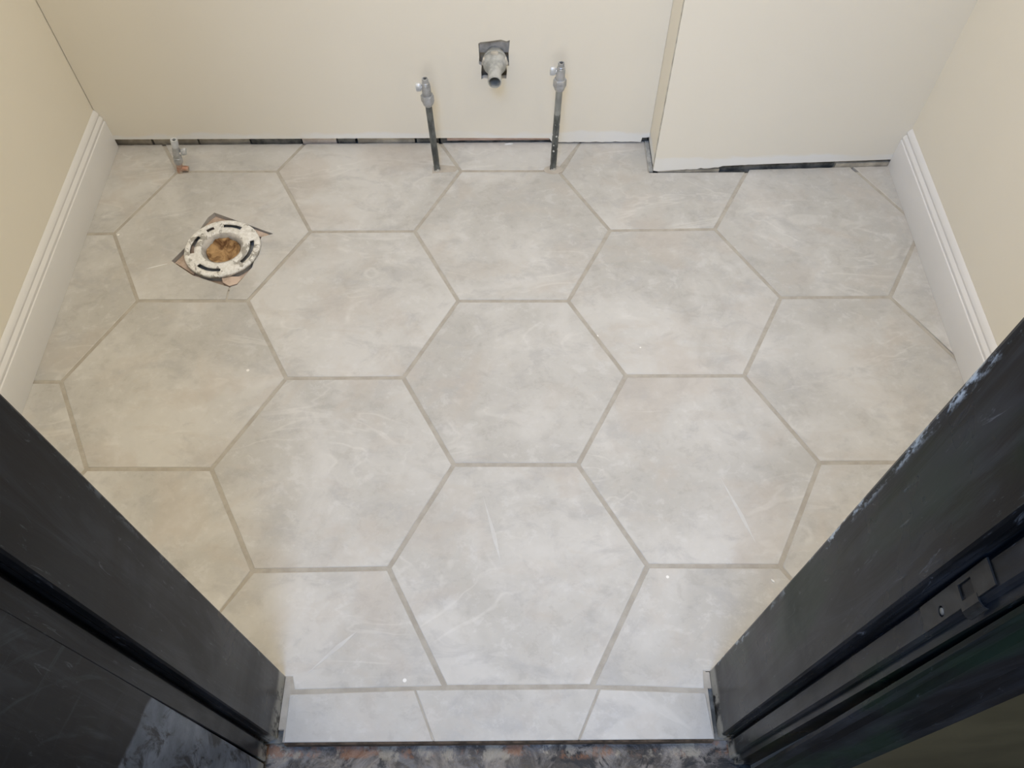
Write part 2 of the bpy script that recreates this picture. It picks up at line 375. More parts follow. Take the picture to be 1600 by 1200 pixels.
for ci in range(-3, 4):
    c2 = ci * 3
    for cy in range(-5, 6):
        if (cy + ci) % 2: continue
        if (c2, cy) in ((3, 3), (-6, 2), (3, -3), (-3, -3)) or cy < -3 and abs(ci) < 2: continue
        hx = [jv((c2 + a, cy + b)) for a, b in ((1, -1), (2, 0), (1, 1), (-1, 1), (-2, 0), (-1, -1))]
        p = inset(hx, G)
        p = clip(p, 0, 1, 0.7085)
        if c2 > 3: p = clip(p, -0.028, 1, 0.5955 - 0.34 * 0.028 + 0.0005)
        if ci: p = clip(p, 0, -1, 0.585)
        p = clip(p, 1, 0, 0.936); p = clip(p, -1, 0, 1.0)
        if len(p) < 3 or abs(area2(p)) < 1e-4: continue
        q = []
        for i in range(len(p)):               # cut edges at the back wall are nibbled
            A, B = p[i], p[(i + 1) % len(p)]
            if c2 <= 3 and A[1] > 0.7084 and B[1] > 0.7084: q += ragged(A, B, 14, 0.0016, 2.0)[:-1]
            elif c2 > 3 and A[1] > PF(A[0]) and B[1] > PF(B[0]): q += ragged(A, B, 14, 0.0014, 5.0)[:-1]
            else: q.append(A)
        prism(bm, q, FL, 0, 0, 0.0011)
# tile cut round the chase corner
p = clip(inset([jv(k) for k in ((4, 2), (5, 3), (4, 4), (2, 4), (1, 3), (2, 2))], G), 0, 1, 0.5945)
xs = sorted([q for q in p if q[1] > 0.594], key=lambda q: -q[0])
rest = [q for q in p if q[1] <= 0.594]
rest = sorted(rest, key=lambda q: math.atan2(q[1] - 0.7, q[0] - 0.35))     # left to right along the bottom
p = rest + [xs[0], (0.331, 0.5945), (0.331, 0.7085), (0.1755, 0.7085), xs[-1]]
prism(bm, p, FL, 0, 0, 0.0011)
# bottom row in front of the doorway seam
seamL = (-0.365, -0.6115); seamR = (0.303, -0.6150)
pl = inset([jv((-1, -3)), jv((-2, -2)), jv((-4, -2)), (-0.5835, -0.588), (-0.372, -0.588), seamL], [G, G, G, 0, 0, 0.0028])
prism(bm, pl, FL, 0, 0, 0.0011)
pr = inset([jv((2, -2)), jv((1, -3)), (0.200, -0.6105), seamR, (0.306, -0.584), (0.5835, -0.584), jv((4, -2))], [G, 0.0028, 0.0028, 0, 0, G, G])
prism(bm, pr, FL, 0, 0, 0.0011)
# threshold strip tiles
SY = -0.689
prism(bm, inset([(-0.372, SY), (-0.135, SY), (-0.170, -0.6085), (-0.373, -0.6135)], [0, 0.0012, 0.003, 0]), FL, 0, 0, 0.0011)
prism(bm, inset([(-0.135, SY), (0.095, SY), (0.134, -0.6085), (-0.170, -0.6080)], [0, 0.0015, 0.003, 0.0012]), FL, 0, 0, 0.0011)
prism(bm, inset([(0.095, SY), (0.309, SY), (0.304, -0.6165), (0.20, -0.6125), (0.134, -0.6095)], [0, 0, 0.003, 0.003, 0.0015]), FL, 0, 0, 0.0011)
# tile with the cut-out for the flange; the cut runs on to its front edge
hx = inset([jv(k) for k in ((-5, 1), (-4, 2), (-5, 3), (-7, 3), (-8, 2), (-7, 1))], G)
cut = [(-0.6245, hx[0][1] + (-0.6245 - hx[0][0]) / (hx[5][0] - hx[0][0]) * (hx[5][1] - hx[0][1])), (-0.6240, 0.2445), (-0.611, 0.250), (-0.586, 0.300), (-0.580, 0.392), (-0.554, 0.402), (-0.703, 0.471), (-0.715, 0.455), (-0.737, 0.382), (-0.771, 0.321), (-0.716, 0.279), (-0.65, 0.252), (-0.6285, 0.2445)]
cut.append((-0.6288, cut[0][1]))
tp = hx[:6] + list(reversed(cut))
prism(bm, tp, FL, 0, 0)
# grout level just below the tile faces (open round the flange and the margins)
gz0, gz1 = -0.0115, -0.0010
gh = inset([jv(k) for k in ((-5, 1), (-4, 2), (-5, 3), (-7, 3), (-8, 2), (-7, 1))], 0.03)
prism(bm, [(-0.999, -0.585), (-0.999, 0.7045), (0.3335, 0.7045), (0.3335, 0.592), (0.94, 0.592), (0.94, -0.585)], gz0, gz1, 1, holes=[gh])
box(bm, -0.6305, -0.6225, 0.2353, 0.2435, gz0, gz1, 1)
box(bm, -0.3745, 0.3095, -0.6885, -0.5851, gz0, gz1 + 0.0002, 1)
box(bm, -0.3835, -0.3735, -0.670, -0.5865, gz0, -0.0006, 1)         # beige grout against the left jamb foot
box(bm, 0.3035, 0.3155, -0.612, -0.5865, gz0, -0.0005, 1)
box(bm, 0.3325, 0.3425, 0.598, 0.708, gz0, 0.0012, 3)              # grey adhesive beside the chase
box(bm, -0.371, 0.308, -0.6925, -0.6892, -0.022, -0.0012, 6)       # dark strip added as the shadow line along the threshold tiles' front edge
# filled slots round the supply pipes
prism(bm, [(-0.196, 0.598), (-0.140, 0.603), (-0.134, 0.612), (-0.140, 0.622), (-0.176, 0.627), (-0.196, 0.623)], -0.004, 0.0004, 2)
prism(bm, [(0.082 + 0.022 * math.cos(a) * 1.1 + 0.018, 0.607 + 0.015 * math.sin(a)) for a in [i * math.pi / 6 for i in range(12)]], -0.004, 0.0004, 2)
prism(bm, [(-0.822, 0.602), (-0.79, 0.604), (-0.786, 0.612), (-0.80, 0.618), (-0.822, 0.617)], -0.004, 0.0004, 2)
# thinset bed in the cut-out, with the drain bore through it
FC = (-0.661, 0.354)
prism(bm, [(-0.95, 0.19), (-0.45, 0.19), (-0.45, 0.62), (-0.95, 0.62)], -0.10, -0.0125, 4, holes=[[(FC[0] + 0.048 * math.cos(i * math.pi / 16), FC[1] + 0.048 * math.sin(i * math.pi / 16)) for i in range(32)]])
for zz in (0,):                                                      # rough lumps of the bed that rise into the cut-out corners
    prism(bm, [(-0.70, 0.459), (-0.665, 0.447), (-0.735, 0.400), (-0.716, 0.440)], -0.0125, -0.005, 4)
    prism(bm, [(-0.764, 0.321), (-0.735, 0.375), (-0.712, 0.31), (-0.716, 0.286)], -0.0125, -0.006, 4)
    prism(bm, [(-0.644, 0.258), (-0.628, 0.248), (-0.612, 0.254), (-0.60, 0.275), (-0.65, 0.275)], -0.0125, -0.0012, 4)
    prism(bm, [(-0.575, 0.396), (-0.560, 0.4015), (-0.60, 0.42), (-0.61, 0.40)], -0.0125, -0.004, 4)
# faint pale trowel streaks
for (xa, ya), (xb, yb), wd in (((-0.062, -0.265), (-0.029, -0.394), 0.0034), ((-0.353, -0.588), (-0.271, -0.513), 0.0034), ((0.383, -0.223), (0.431, -0.364), 0.0034)):
    d_ = Vector((xb - xa, yb - ya)); n_ = Vector((-d_.y, d_.x)).normalized() * wd
    prism(bm, [(xa, ya), (xa + d_.x * .3 + n_.x * .6, ya + d_.y * .3 + n_.y * .6), (xa + d_.x * .62 + n_.x * 1.4, ya + d_.y * .62 + n_.y * 1.4), (xb, yb), (xa + d_.x * .66 - n_.x * .9, ya + d_.y * .66 - n_.y * .9), (xa + d_.x * .3 - n_.x * .3, ya + d_.y * .3 - n_.y * .3)], -0.002, 0.00025, 5)
fl = obj('floor', bm, [M['tile'], M['grout'], M['patch'], M['greygrout'], M['sub'], M['scuff'], M['edgeshade']])
props(fl, 'large pale stone-look hexagonal floor tiles with beige grout', 'floor', kind='structure')

# slab under everything, set lower; bare brick and paint beyond the threshold
bm = bmesh.new(); prism(bm, [(-1.1, -0.688), (1.05, -0.688), (1.05, 0.80), (-1.1, 0.80)], -0.14, -0.0130, 0, holes=[[(-0.951, 0.189), (-0.449, 0.189), (-0.449, 0.621), (-0.951, 0.621)]])
props(obj('floor_slab', bm, M['brickdark']), 'dark rough slab seen in the gap under the back wall', 'slab', kind='structure')
bm = bmesh.new()
nx, ny = 150, 60
grid = []
for j in range(ny + 1):
    t = j / ny; y = -0.6885 - (t ** 2.6) * 2.6
    grid.append([bm.verts.new((-1.25 + 2.35 * i / nx, y, -0.020 + 0.0045 * noise.noise(Vector((i * 2.35 / nx * 22, y * 22, 1))) + 0.003 * noise.noise(Vector((i * 2.35 / nx * 60, y * 60, 4))))) for i in range(nx + 1)])
for j in range(ny):
    for i in range(nx): bm.faces.new([grid[j][i], grid[j][i + 1], grid[j + 1][i + 1], grid[j + 1][i]])
props(obj('floor_hall', bm, M['sill'], smooth=True), 'old brick and paint-stained concrete below the threshold tiles', 'floor', kind='structure')

# ------------------------------------------------------------------ walls
HZ = 2.40
BY = 0.700
def wall_sheet(pts_xz, hole, plane_pt, dirx, thick_dir, t, name, mats):
    """upright sheet: outline in (along, z) with optional hole; front face first material"""
    bm = bmesh.new()
    loops = [pts_xz] + ([hole] if hole else [])
    tris = tessellate_polygon([[Vector((a, z, 0)) for a, z in lp] for lp in loops])
    P0 = Vector(plane_pt); D = Vector(dirx); T = Vector(thick_dir) * t
    fl_ = [P0 + D * a + Vector((0, 0, z)) for lp in loops for a, z in lp]
    f = [bm.verts.new(v) for v in fl_]; b = [bm.verts.new(v + T) for v in fl_]
    for tr in tris:
        try:
            bm.faces.new([f[i] for i in tr]); bm.faces.new([b[i] for i in reversed(tr)])
        except ValueError: pass
    k = 0
    for lp in loops:
        L = len(lp)
        for i in range(L):
            a, c = k + i, k + (i + 1) % L
            bm.faces.new([f[a], f[c], b[c], b[a]]).material_index = 1 if i not in (L,) else 0
        k += L
    return obj(name, bm, mats)
# back wall of plasterboard with a torn hole for the waste pipe
low = [(-1.0, 0.025)] + ragged((-0.98, 0.0245), (-0.19, 0.0215), 50, 0.0004, 9.0) + ragged((-0.17, 0.0215), (0.092, 0.0185), 20, 0.0004, 11.) + ragged((0.10, 0.006), (0.305, 0.0055), 26, 0.0022, 13.) + [(0.322, 0.004), (0.3235, 0.018), (0.3335, 0.018), (0.3415, 0.02)]
outline = low + [(0.3415, HZ), (-1.0, HZ)]
holep = [(-0.0705, 0.191), (-0.066, 0.1935), (-0.040, 0.192), (-0.013, 0.1925), (-0.0115, 0.212), (-0.0130, 0.226), (-0.0065, 0.2265), (-0.0075, 0.26), (-0.0045, 0.291), (-0.012, 0.2885), (-0.024, 0.2925), (-0.050, 0.2885), (-0.070, 0.2865), (-0.0745, 0.283), (-0.0735, 0.250), (-0.0750, 0.231), (-0.0690, 0.227), (-0.0705, 0.21)]
props(wall_sheet(outline, holep, (0, BY, 0), (1, 0, 0), (0, 1, 0), 0.0125, 'wall_back', [M['wallp'], M['gyp']]), 'cream painted back wall, bare along its bottom edge', 'wall', kind='structure')
# masonry behind it, seen in the gap and in the hole
bm = bmesh.new()
box(bm, -1.05, 0.99, 0.742, 0.86, -0.02, HZ, 1)
segs = [(-1.02, -0.905, 'g'), (-0.900, -0.79, 'g'), (-0.786, -0.66, 'g'), (-0.655, -0.530, 'd'), (-0.527, -0.442, 'p'), (-0.438, -0.395, 'd'), (-0.388, -0.245, 'g'), (-0.240, -0.185, 'd'), (-0.18, 0.34, 'd')]
for i, (a, b_, k) in enumerate(segs):
    box(bm, a, b_, 0.7135 + 0.0012 * (i % 3), 0.7418, -0.012, 0.085, {'g': 1, 'd': 0, 'p': 2}[k])
box(bm, -0.163, 0.093, 0.7090, 0.7130, 0.0060, 0.0205, 3)
box(bm, -0.20, 0.11, 0.7140, 0.7418, 0.251, 0.33, 4)
props(obj('wall_masonry', bm, [M['brickdark'], M['brickgrey'], M['brickpink'], M['lath'], M['recess']]), 'old masonry showing in the gap under the cream back wall', 'wall', kind='structure')
# crumbs of torn plaster lying in the crack between the two supply pipes
# boxed-in chase
x0c, x1c = 0.3420, 0.935
bot = [(x0c, 0.006)] + ragged((0.352, 0.003), (0.41, 0.006), 8, 0.0012, 21.) + ragged((0.415, 0.006), (0.50, 0.010), 10, 0.004, 23.) + ragged((0.51, 0.0145), (0.60, 0.0165), 10, 0.0015, 25.) + ragged((0.61, 0.017), (x1c, 0.021), 26, 0.0006, 27.)
pts = bot + [(x1c, HZ), (x0c, HZ)]
ang = Vector((1, 0.028, 0))
o = wall_sheet([(a - 0.34, z) for a, z in pts], None, (0.34, 0.5955, 0), ang, (0, 1, 0), 0.0125, 'wall_chase', [M['wallp'], M['gyp']])
bm = bmesh.new(); bm.from_mesh(o.data)
prism(bm, [(x0c, PF(x0c) + 0.0126), (x0c + 0.0125, PF(x0c) + 0.0126), (x0c + 0.0125, 0.7125), (x0c, 0.7125)], 0.010, HZ, 0)
bm.to_mesh(o.data); bm.free()
props(o, 'cream painted boxed-in chase standing forward of the back wall', 'wall', kind='structure')
bm = bmesh.new()
prism(bm, [(0.3550, 0.6100), (0.935, 0.6262), (0.935, 0.66), (0.3550, 0.66)], -0.012, 0.06, 0)
prism(bm, [(0.3555, 0.5985), (0.505, 0.6020), (0.505, 0.6255), (0.3555, 0.6095)], -0.012, 0.0025, 1)
prism(bm, [(0.79, 0.6105), (0.925, 0.6145), (0.925, 0.6255), (0.79, 0.6215)], -0.012, 0.010, 1)
props(obj('wall_chase_backing', bm, [M['brickdark'], M['brickgrey']]), 'dark masonry in the gap under the chase', 'wall', kind='structure')
# side walls (skirting stands on them)
def side_wall(name, fn, off, outward):
    bm = bmesh.new()
    a = fn(-0.586) + off; b_ = fn(0.74) + off
    prism(bm, [(a, -0.586), (b_, 0.74), (b_ + outward, 0.74), (a + outward, -0.586)], 0.0, HZ, 0)
    return obj(name, bm, M['wall'])
T_B = 0.0155
props(side_wall('wall_left', left_in, -T_B, -0.1), 'cream painted left wall', 'wall', kind='structure')
props(side_wall('wall_right', right_in, T_B, 0.1), 'cream painted right wall', 'wall', kind='structure')
# wall with the doorway
bm = bmesh.new()
for a, b_, z0, z1 in ((-1.15, -0.425, 0, HZ), (0.360, 1.1, 0, HZ), (-0.425, 0.360, 2.03, HZ)):
    box(bm, a, b_, -0.7455, -0.5865, z0, z1, 0)
for f in bm.faces:
    f.material_index = 1 if f.calc_center_median().y < -0.745 else 0
props(obj('wall_front', bm, [M['wall'], M['olive']]), 'doorway wall, olive on the hall side', 'wall', kind='structure')
bm = bmesh.new(); box(bm, 1.10, 1.2, -3.3, -0.7455, -0.1, HZ)
props(obj('wall_hall_right', bm, M['olive']), 'olive painted hall wall on the right', 'wall', kind='structure')
bm = bmesh.new(); box(bm, -1.35, -1.25, -3.3, -0.7455, -0.1, HZ)
props(obj('wall_hall_left', bm, M['olive']), 'olive painted hall wall on the left', 'wall', kind='structure')
bm = bmesh.new(); box(bm, -1.35, 1.2, -3.3, -0.7455, HZ, HZ + 0.08)
props(obj('ceiling_hall', bm, M['ceil']), 'plain white hall ceiling', 'ceiling', kind='structure')
bm = bmesh.new(); box(bm, -1.15, 1.1, -0.7455, 0.86, HZ, HZ + 0.08)
props(obj('ceiling', bm, M['ceil']), 'plain white ceiling', 'ceiling', kind='structure')

# ------------------------------------------------------------------ baseboards
def baseboard(name, fn, sgn, y0, y1, label):
    # profile (distance from room-side face towards the wall, z): ogee and two beads at the top
    prof = [(0, 0.0), (0, 0.078), (0.0008, 0.0800), (0.0030, 0.0812), (0.0034, 0.0835), (0.0022, 0.0860), (0.0026, 0.0890), (0.0050, 0.0930), (0.0078, 0.0960), (0.0080, 0.0985), (0.0070, 0.1010), (0.0080, 0.1045), (0.0112, 0.1095), (0.0145, 0.1130), (0.0152, 0.1130), (0.0152, 0.0)]
    bm = bmesh.new(); rings = []
    for y in (y0, y1):
        rings.append([(fn(y) + sgn * d, y, z + 0.0003) for d, z in prof])
    loft(bm, rings)
    o = obj(name, bm, M['board'], smooth=True, auto=22)
    return props(o, label, 'baseboard', kind='structure')
baseboard('baseboard_left', left_in, -1, -0.586, 0.6995, 'white moulded skirting board along the left wall')
baseboard('baseboard_right', right_in, 1, -0.586, PF(0.925) - 0.0005, 'white moulded skirting board along the right wall')

# ------------------------------------------------------------------ black door lining
def upright(name, prof, lean, m, label, cat, z0=0.0, z1=2.03, steps=24, wob=0.0):
    bm = bmesh.new(); rings = []
    for i in range(steps + 1):
        z = z0 + (z1 - z0) * i / steps
        rings.append([(x, y - lean * z + (wob * noise.noise(Vector((3.1, z * 3, k)))), z) for k, (x, y) in enumerate(prof)])
    loft(bm, rings)
    return props(obj(name, bm, m), label, cat, kind='structure')
JL, JR = -0.384, 0.316
upright('trim_1', [(JL - 0.041, -0.5865), (JL - 0.003, -0.5865), (JL - 0.0008, -0.5873), (JL, -0.589), (JL, -0.6835), (JL - 0.0015, -0.6855), (JL - 0.009, -0.6860), (JL - 0.009, -0.6875), (JL - 0.020, -0.6875), (JL - 0.020, -0.6925), (JL - 0.013, -0.6945), (JL - 0.013, -0.7150), (JL - 0.0145, -0.7165), (JL - 0.041, -0.7165)],
        0.009, M['blackL'], 'scuffed black painted left door jamb with a rebate', 'door jamb', wob=0.0012)
upright('trim_2', [(JR + 0.044, -0.5845), (JR + 0.004, -0.5845), (JR + 0.001, -0.5855), (JR, -0.588), (JR, -0.6860), (JR + 0.0015, -0.6880), (JR + 0.008, -0.6885), (JR + 0.008, -0.6900), (JR + 0.020, -0.6900), (JR + 0.020, -0.6945), (JR + 0.013, -0.6960), (JR + 0.013, -0.7150), (JR + 0.0145, -0.7180), (JR + 0.019, -0.7180), (JR + 0.019, -0.7260), (JR + 0.044, -0.7280)],
        0.019, M['blackR'], 'chipped black painted right door jamb with a rebate', 'door jamb', wob=0.0012)
cas = [(0.337, -0.7456), (0.337, -0.7500), (0.340, -0.7525), (0.350, -0.7530), (0.3525, -0.7500), (0.356, -0.7500), (0.3600, -0.7560), (0.392, -0.7580), (0.396, -0.7555), (0.401, -0.7600), (0.406, -0.7655), (0.420, -0.7670), (0.4240, -0.7640), (0.4245, -0.7456)]
upright('trim_3', cas, 0.0, M['blackcas'], 'moulded black architrave on the hall side of the right jamb', 'architrave', z0=-0.015)
upright('trim_4', [(-0.0775 - x - 0.030, y) for x, y in cas], 0.0, M['blackL'], 'moulded black architrave behind the open door', 'architrave', z0=-0.015)
bm = bmesh.new(); box(bm, JL, JR, -0.7165, -0.60, 1.99, 2.03)
props(obj('trim_5', bm, M['black']), 'black painted head of the door lining', 'door head', kind='structure')

# open door leaf, folded back towards the camera on the left
HG = Vector((-0.3975, -0.7200)); DA = math.radians(0.0)
bm = bmesh.new()
W, TH = 0.70, 0.036
pr_ = [(0.0, -0.001), (0.0, -W + 0.002), (-0.0015, -W), (-TH + 0.002, -W), (-TH, -W + 0.002), (-TH, -0.002), (-TH + 0.001, 0), (-0.001, 0)]
ca, sa = math.cos(DA), math.sin(DA)
prism(bm, [(HG.x + u * ca - v * sa, HG.y + u * sa + v * ca) for u, v in pr_], 0.004, 1.98)
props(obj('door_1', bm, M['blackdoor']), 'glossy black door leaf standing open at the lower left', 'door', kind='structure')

# ------------------------------------------------------------------ strike plate on the right rebate
sp = empty('strike_plate', (JR + 0.013, -0.7195, 0.785))
props(sp, 'black painted strike plate let into the right door jamb', 'strike plate')
xf = -0.0002
def plate(name, ys, zs, th, m, bev=0.0):
    bm = bmesh.new(); bmesh.ops.create_cube(bm, size=1.0)
    for v in bm.verts:
        v.co = Vector((xf - th / 2 + v.co.x * th, (ys[0] + ys[1]) / 2 + v.co.y * (ys[1] - ys[0]), (zs[0] + zs[1]) / 2 + v.co.z * (zs[1] - zs[0])))
    if bev: bmesh.ops.bevel(bm, geom=bm.edges[:], offset=bev, segments=2, affect='EDGES')
    return obj(name, bm, m, sp)
bm = bmesh.new()     # plate outline with two openings
Z = lambda a: [Vector((y, z, 0)) for y, z in a]
outl = [(-0.010, -0.062), (0.010, -0.062), (0.010, 0.052), (-0.010, 0.052)]
h1 = [(-0.003 + 0.0045 * math.cos(i * math.pi / 6), -0.030 + 0.0045 * math.sin(i * math.pi / 6)) for i in range(12)]
h2 = [(-0.006, 0.004), (0.006, 0.004), (0.006, 0.024), (-0.006, 0.024)]
loops = [outl, h1, h2]; tr = tessellate_polygon([Z(l) for l in loops]); fl_ = [p_ for l in loops for p_ in l]
fr = [bm.verts.new((-0.0016, y, z)) for y, z in fl_]; bk = [bm.verts.new((-0.0002, y, z)) for y, z in fl_]
for t in tr: bm.faces.new([fr[i] for i in t]); bm.faces.new([bk[i] for i in reversed(t)])
k = 0
for l in loops:
    for i in range(len(l)): bm.faces.new([fr[k + i], fr[k + (i + 1) % len(l)], bk[k + (i + 1) % len(l)], bk[k + i]])
    k += len(l)
obj('plate', bm, M['blackplain'], sp)
bm = bmesh.new(); lathe(bm, [(0.0030, 0), (0.0028, -0.0010), (0.0008, -0.0014)], 'x', (-0.0003, -0.003, -0.030), 16, caps=True)
props(obj('screw', bm, M['brickdark'], sp), 'scratched metal screw head')
bm = bmesh.new()
loft(bm, [[(xf - 0.0014 - dx, -0.010 - a, z) for z in (0.000, 0.004, 0.022, 0.026)] + [(xf - dx, -0.010 - a, z) for z in (0.026, 0.022, 0.004, 0.0)] for a, dx in ((-0.003, 0.0002), (0.003, 0.0004), (0.007, -0.001), (0.009, -0.004))])
obj('lip', bm, M['blackplain'], sp)

# ------------------------------------------------------------------ floor flange and what is stuffed in it
fg = empty('toilet_flange', (FC[0], FC[1], 0))
props(fg, 'round white plaster-smeared toilet flange set in the cut-out floor tile', 'flange')
bm = bmesh.new()
SEG = 96
radii = [0.0855, 0.0850, 0.0835, 0.0780, 0.0715, 0.0625, 0.0560, 0.0500, 0.0465, 0.0450]
zprof = [0.0010, 0.0060, 0.0078, 0.0082, 0.0078, 0.0076, 0.0084, 0.0088, 0.0070, 0.0010]
def in_slot(a, r0, r1):
    d = math.degrees(a) % 360
    d += 3.0 * noise.noise(Vector((d * 0.3, r0 * 400, 1)))
    if abs((r0 + r1) / 2 - 0.067) < 0.003:
        for lo, hi in ((320, 378), (232, 276), (152, 196)):
            if lo <= d <= hi or lo <= d + 360 <= hi: return True
        if 118 <= d <= 130: return True
    if abs((r0 + r1) / 2 - 0.067) < 0.003 and 62 <= d <= 100: return True
    return False
rg = [[bm.verts.new(((r + 0.0007 * noise.noise(Vector((math.cos(2 * math.pi * i / SEG) * 6, math.sin(2 * math.pi * i / SEG) * 6, r * 90)))) * math.cos(2 * math.pi * i / SEG),
                     (r + 0.0007 * noise.noise(Vector((math.cos(2 * math.pi * i / SEG) * 6, math.sin(2 * math.pi * i / SEG) * 6, r * 90)))) * math.sin(2 * math.pi * i / SEG),
                     z + 0.0011 * noise.noise(Vector((r * 200, i * 0.35, 3))))) for i in range(SEG)] for r, z in zip(radii, zprof)]
for j in range(len(radii) - 1):
    for i in range(SEG):
        if in_slot(2 * math.pi * (i + 0.5) / SEG, radii[j], radii[j + 1]): continue
        bm.faces.new([rg[j][i], rg[j][(i + 1) % SEG], rg[j + 1][(i + 1) % SEG], rg[j + 1][i]])
ring = obj('ring', bm, M['flange'], fg, smooth=True)
md = ring.modifiers.new('thickness', 'SOLIDIFY'); md.thickness = 0.003; md.offset = -1
bm = bmesh.new()      # skirt below the ring, fills the gap to the bed
lathe(bm, [(0.0820, 0.0), (0.0820, -0.0122), (0.0480, -0.0122), (0.0450, -0.0020)], seg=64)
props(obj('skirt', bm, M['greygrout'], fg, smooth=True, auto=40), 'grey underside of the flange ring')
bm = bmesh.new()
lathe(bm, [(0.0470, 0.0070), (0.0435, 0.0058), (0.0405, 0.0010), (0.0375, -0.006), (0.0370, -0.070), (0.0440, -0.070), (0.0455, -0.003)], seg=64)
props(obj('bore', bm, M['recess'], fg, smooth=True, auto=50), 'stained grey pipe socket inside the flange')
# debris
bm = bmesh.new(); R_, A_ = 14, 48
vs = []
for j in range(R_ + 1):
    r = 0.0372 * j / R_
    row = []
    for i in range(A_):
        a = 2 * math.pi * i / A_; x, y = r * math.cos(a), r * math.sin(a)
        z = -0.002 - 0.014 * (1 - (r / 0.0372) ** 2) + 0.007 * noise.noise(Vector((x * 45, y * 45, 2))) + 0.004 * noise.noise(Vector((x * 120, y * 120, 5)))
        row.append(bm.verts.new((x, y, z)))
    vs.append(row)
for j in range(R_):
    for i in range(A_): bm.faces.new([vs[j][i], vs[j][(i + 1) % A_], vs[j + 1][(i + 1) % A_], vs[j + 1][i]])
bmesh.ops.remove_doubles(bm, verts=bm.verts, dist=1e-6)
# give it depth
ext = bmesh.ops.extrude_face_region(bm, geom=bm.faces[:])
for v in [g for g in ext['geom'] if isinstance(g, bmesh.types.BMVert)]: v.co.z -= 0.03
o = obj('drain_debris', bm, M['rag'], smooth=True); o.location = (FC[0], FC[1], 0)
props(o, 'crumpled brown rag and dirt stuffed down inside the toilet flange', 'debris')

# ------------------------------------------------------------------ supply pipes with isolating valves
def supply(name, base, top, label, pm, parts, knob, knob_out, group=None):
    """pipe rising from the floor at base to the valve outlet at top; parts = heights of nut / body / outlet from the base"""
    root = empty(name, base); props(root, label, 'pipe', group)
    d = Vector(top) - Vector(base); Lg = d.length
    root.rotation_euler = Vector((0, 0, 1)).rotation_difference(d).to_euler()
    n0, n1, b1, o1 = parts
    bm = bmesh.new(); lathe(bm, [(0.0076, -0.02), (0.0077, 0.004), (0.0075, 0.03), (0.0077, 0.06), (0.0075, n0 * 0.6), (0.0076, n0 + 0.004)], seg=24, caps=True)
    obj('pipe', bm, pm, root, smooth=True, auto=50)
    bm = bmesh.new(); q = n1 - n0
    lathe(bm, [(0.0085, n0 - 0.002), (0.0112, n0 + q * 0.10), (0.0128, n0 + q * 0.32), (0.0136, n0 + q * 0.40), (0.0136, n0 + q * 0.95), (0.0128, n1), (0.0095, n1 + 0.0008)], seg=36, caps=True, hexa=(n0 + q * 0.3, n0 + q * 0.97))
    obj('compression_nut', bm, M['metal'], root, smooth=True, auto=28)
    bm = bmesh.new(); w_ = b1 - n1
    lathe(bm, [(0.0098, n1), (0.0102, n1 + w_ * 0.2), (0.0102, n1 + w_ * 0.75), (0.0092, n1 + w_ * 0.85), (0.0096, n1 + w_ * 0.92), (0.0085, b1)], seg=32, caps=True)
    obj('valve_body', bm, M['metal'], root, smooth=True, auto=30)
    bm = bmesh.new(); w_ = o1 - b1
    lathe(bm, [(0.0080, b1 - 0.001), (0.0084, b1 + w_ * 0.15), (0.0070, b1 + w_ * 0.3), (0.0072, b1 + w_ * 0.75), (0.0062, o1), (0.0042, o1), (0.0040, o1 - 0.010), (0.0002, o1 - 0.010)], seg=28)
    ou = obj('outlet', bm, M['metal'], root, smooth=True, auto=30)
    bm = bmesh.new(); lathe(bm, [(0.0039, o1 - 0.0035), (0.0001, o1 - 0.0033)], seg=20)
    props(obj('bore', bm, M['dark'], ou), 'dark opening at the tip')
    # side spindle and cap
    zc, sx = knob
    bm = bmesh.new(); lathe(bm, [(0.0045, sx * 0.007), (0.0045, sx * (knob_out - 0.004)), (0.0036, sx * (knob_out - 0.003))], 'x', (0, 0, zc), 20, caps=True)
    sd = obj('spindle', bm, M['chrome'], root, smooth=True, auto=40)
    bm = bmesh.new()
    lathe(bm, [(0.0050, sx * (knob_out - 0.005)), (0.0082, sx * (knob_out - 0.002)), (0.0088, sx * knob_out), (0.0090, sx * (knob_out + 0.006)), (0.0078, sx * (knob_out + 0.008)), (0.0020, sx * (knob_out + 0.0085))], 'x', (0, 0, 0), 24, caps=True)
    for v in bm.verts:
        v.co.z *= 1.18; v.co.y *= 0.72; v.co.z += zc; 
    props(obj('knob', bm, M['whiteplastic'], sd, smooth=True, auto=35), 'bright oval tap cap')
    return root
supply('supply_pipe', (-0.184, 0.610, 0.0), (-0.191, 0.613, 0.259), 'upright dark grey supply pipe with valve left of the waste outlet', M['pipeL'], (0.190, 0.2165, 0.245, 0.259), (0.2370, -1), 0.0140)
supply('supply_pipe', (0.099, 0.611, 0.0), (0.106, 0.617, 0.293), 'upright white-speckled supply pipe with valve right of the waste outlet', M['pipeR'], (0.225, 0.2525, 0.281, 0.293), (0.272, -1), 0.0150)

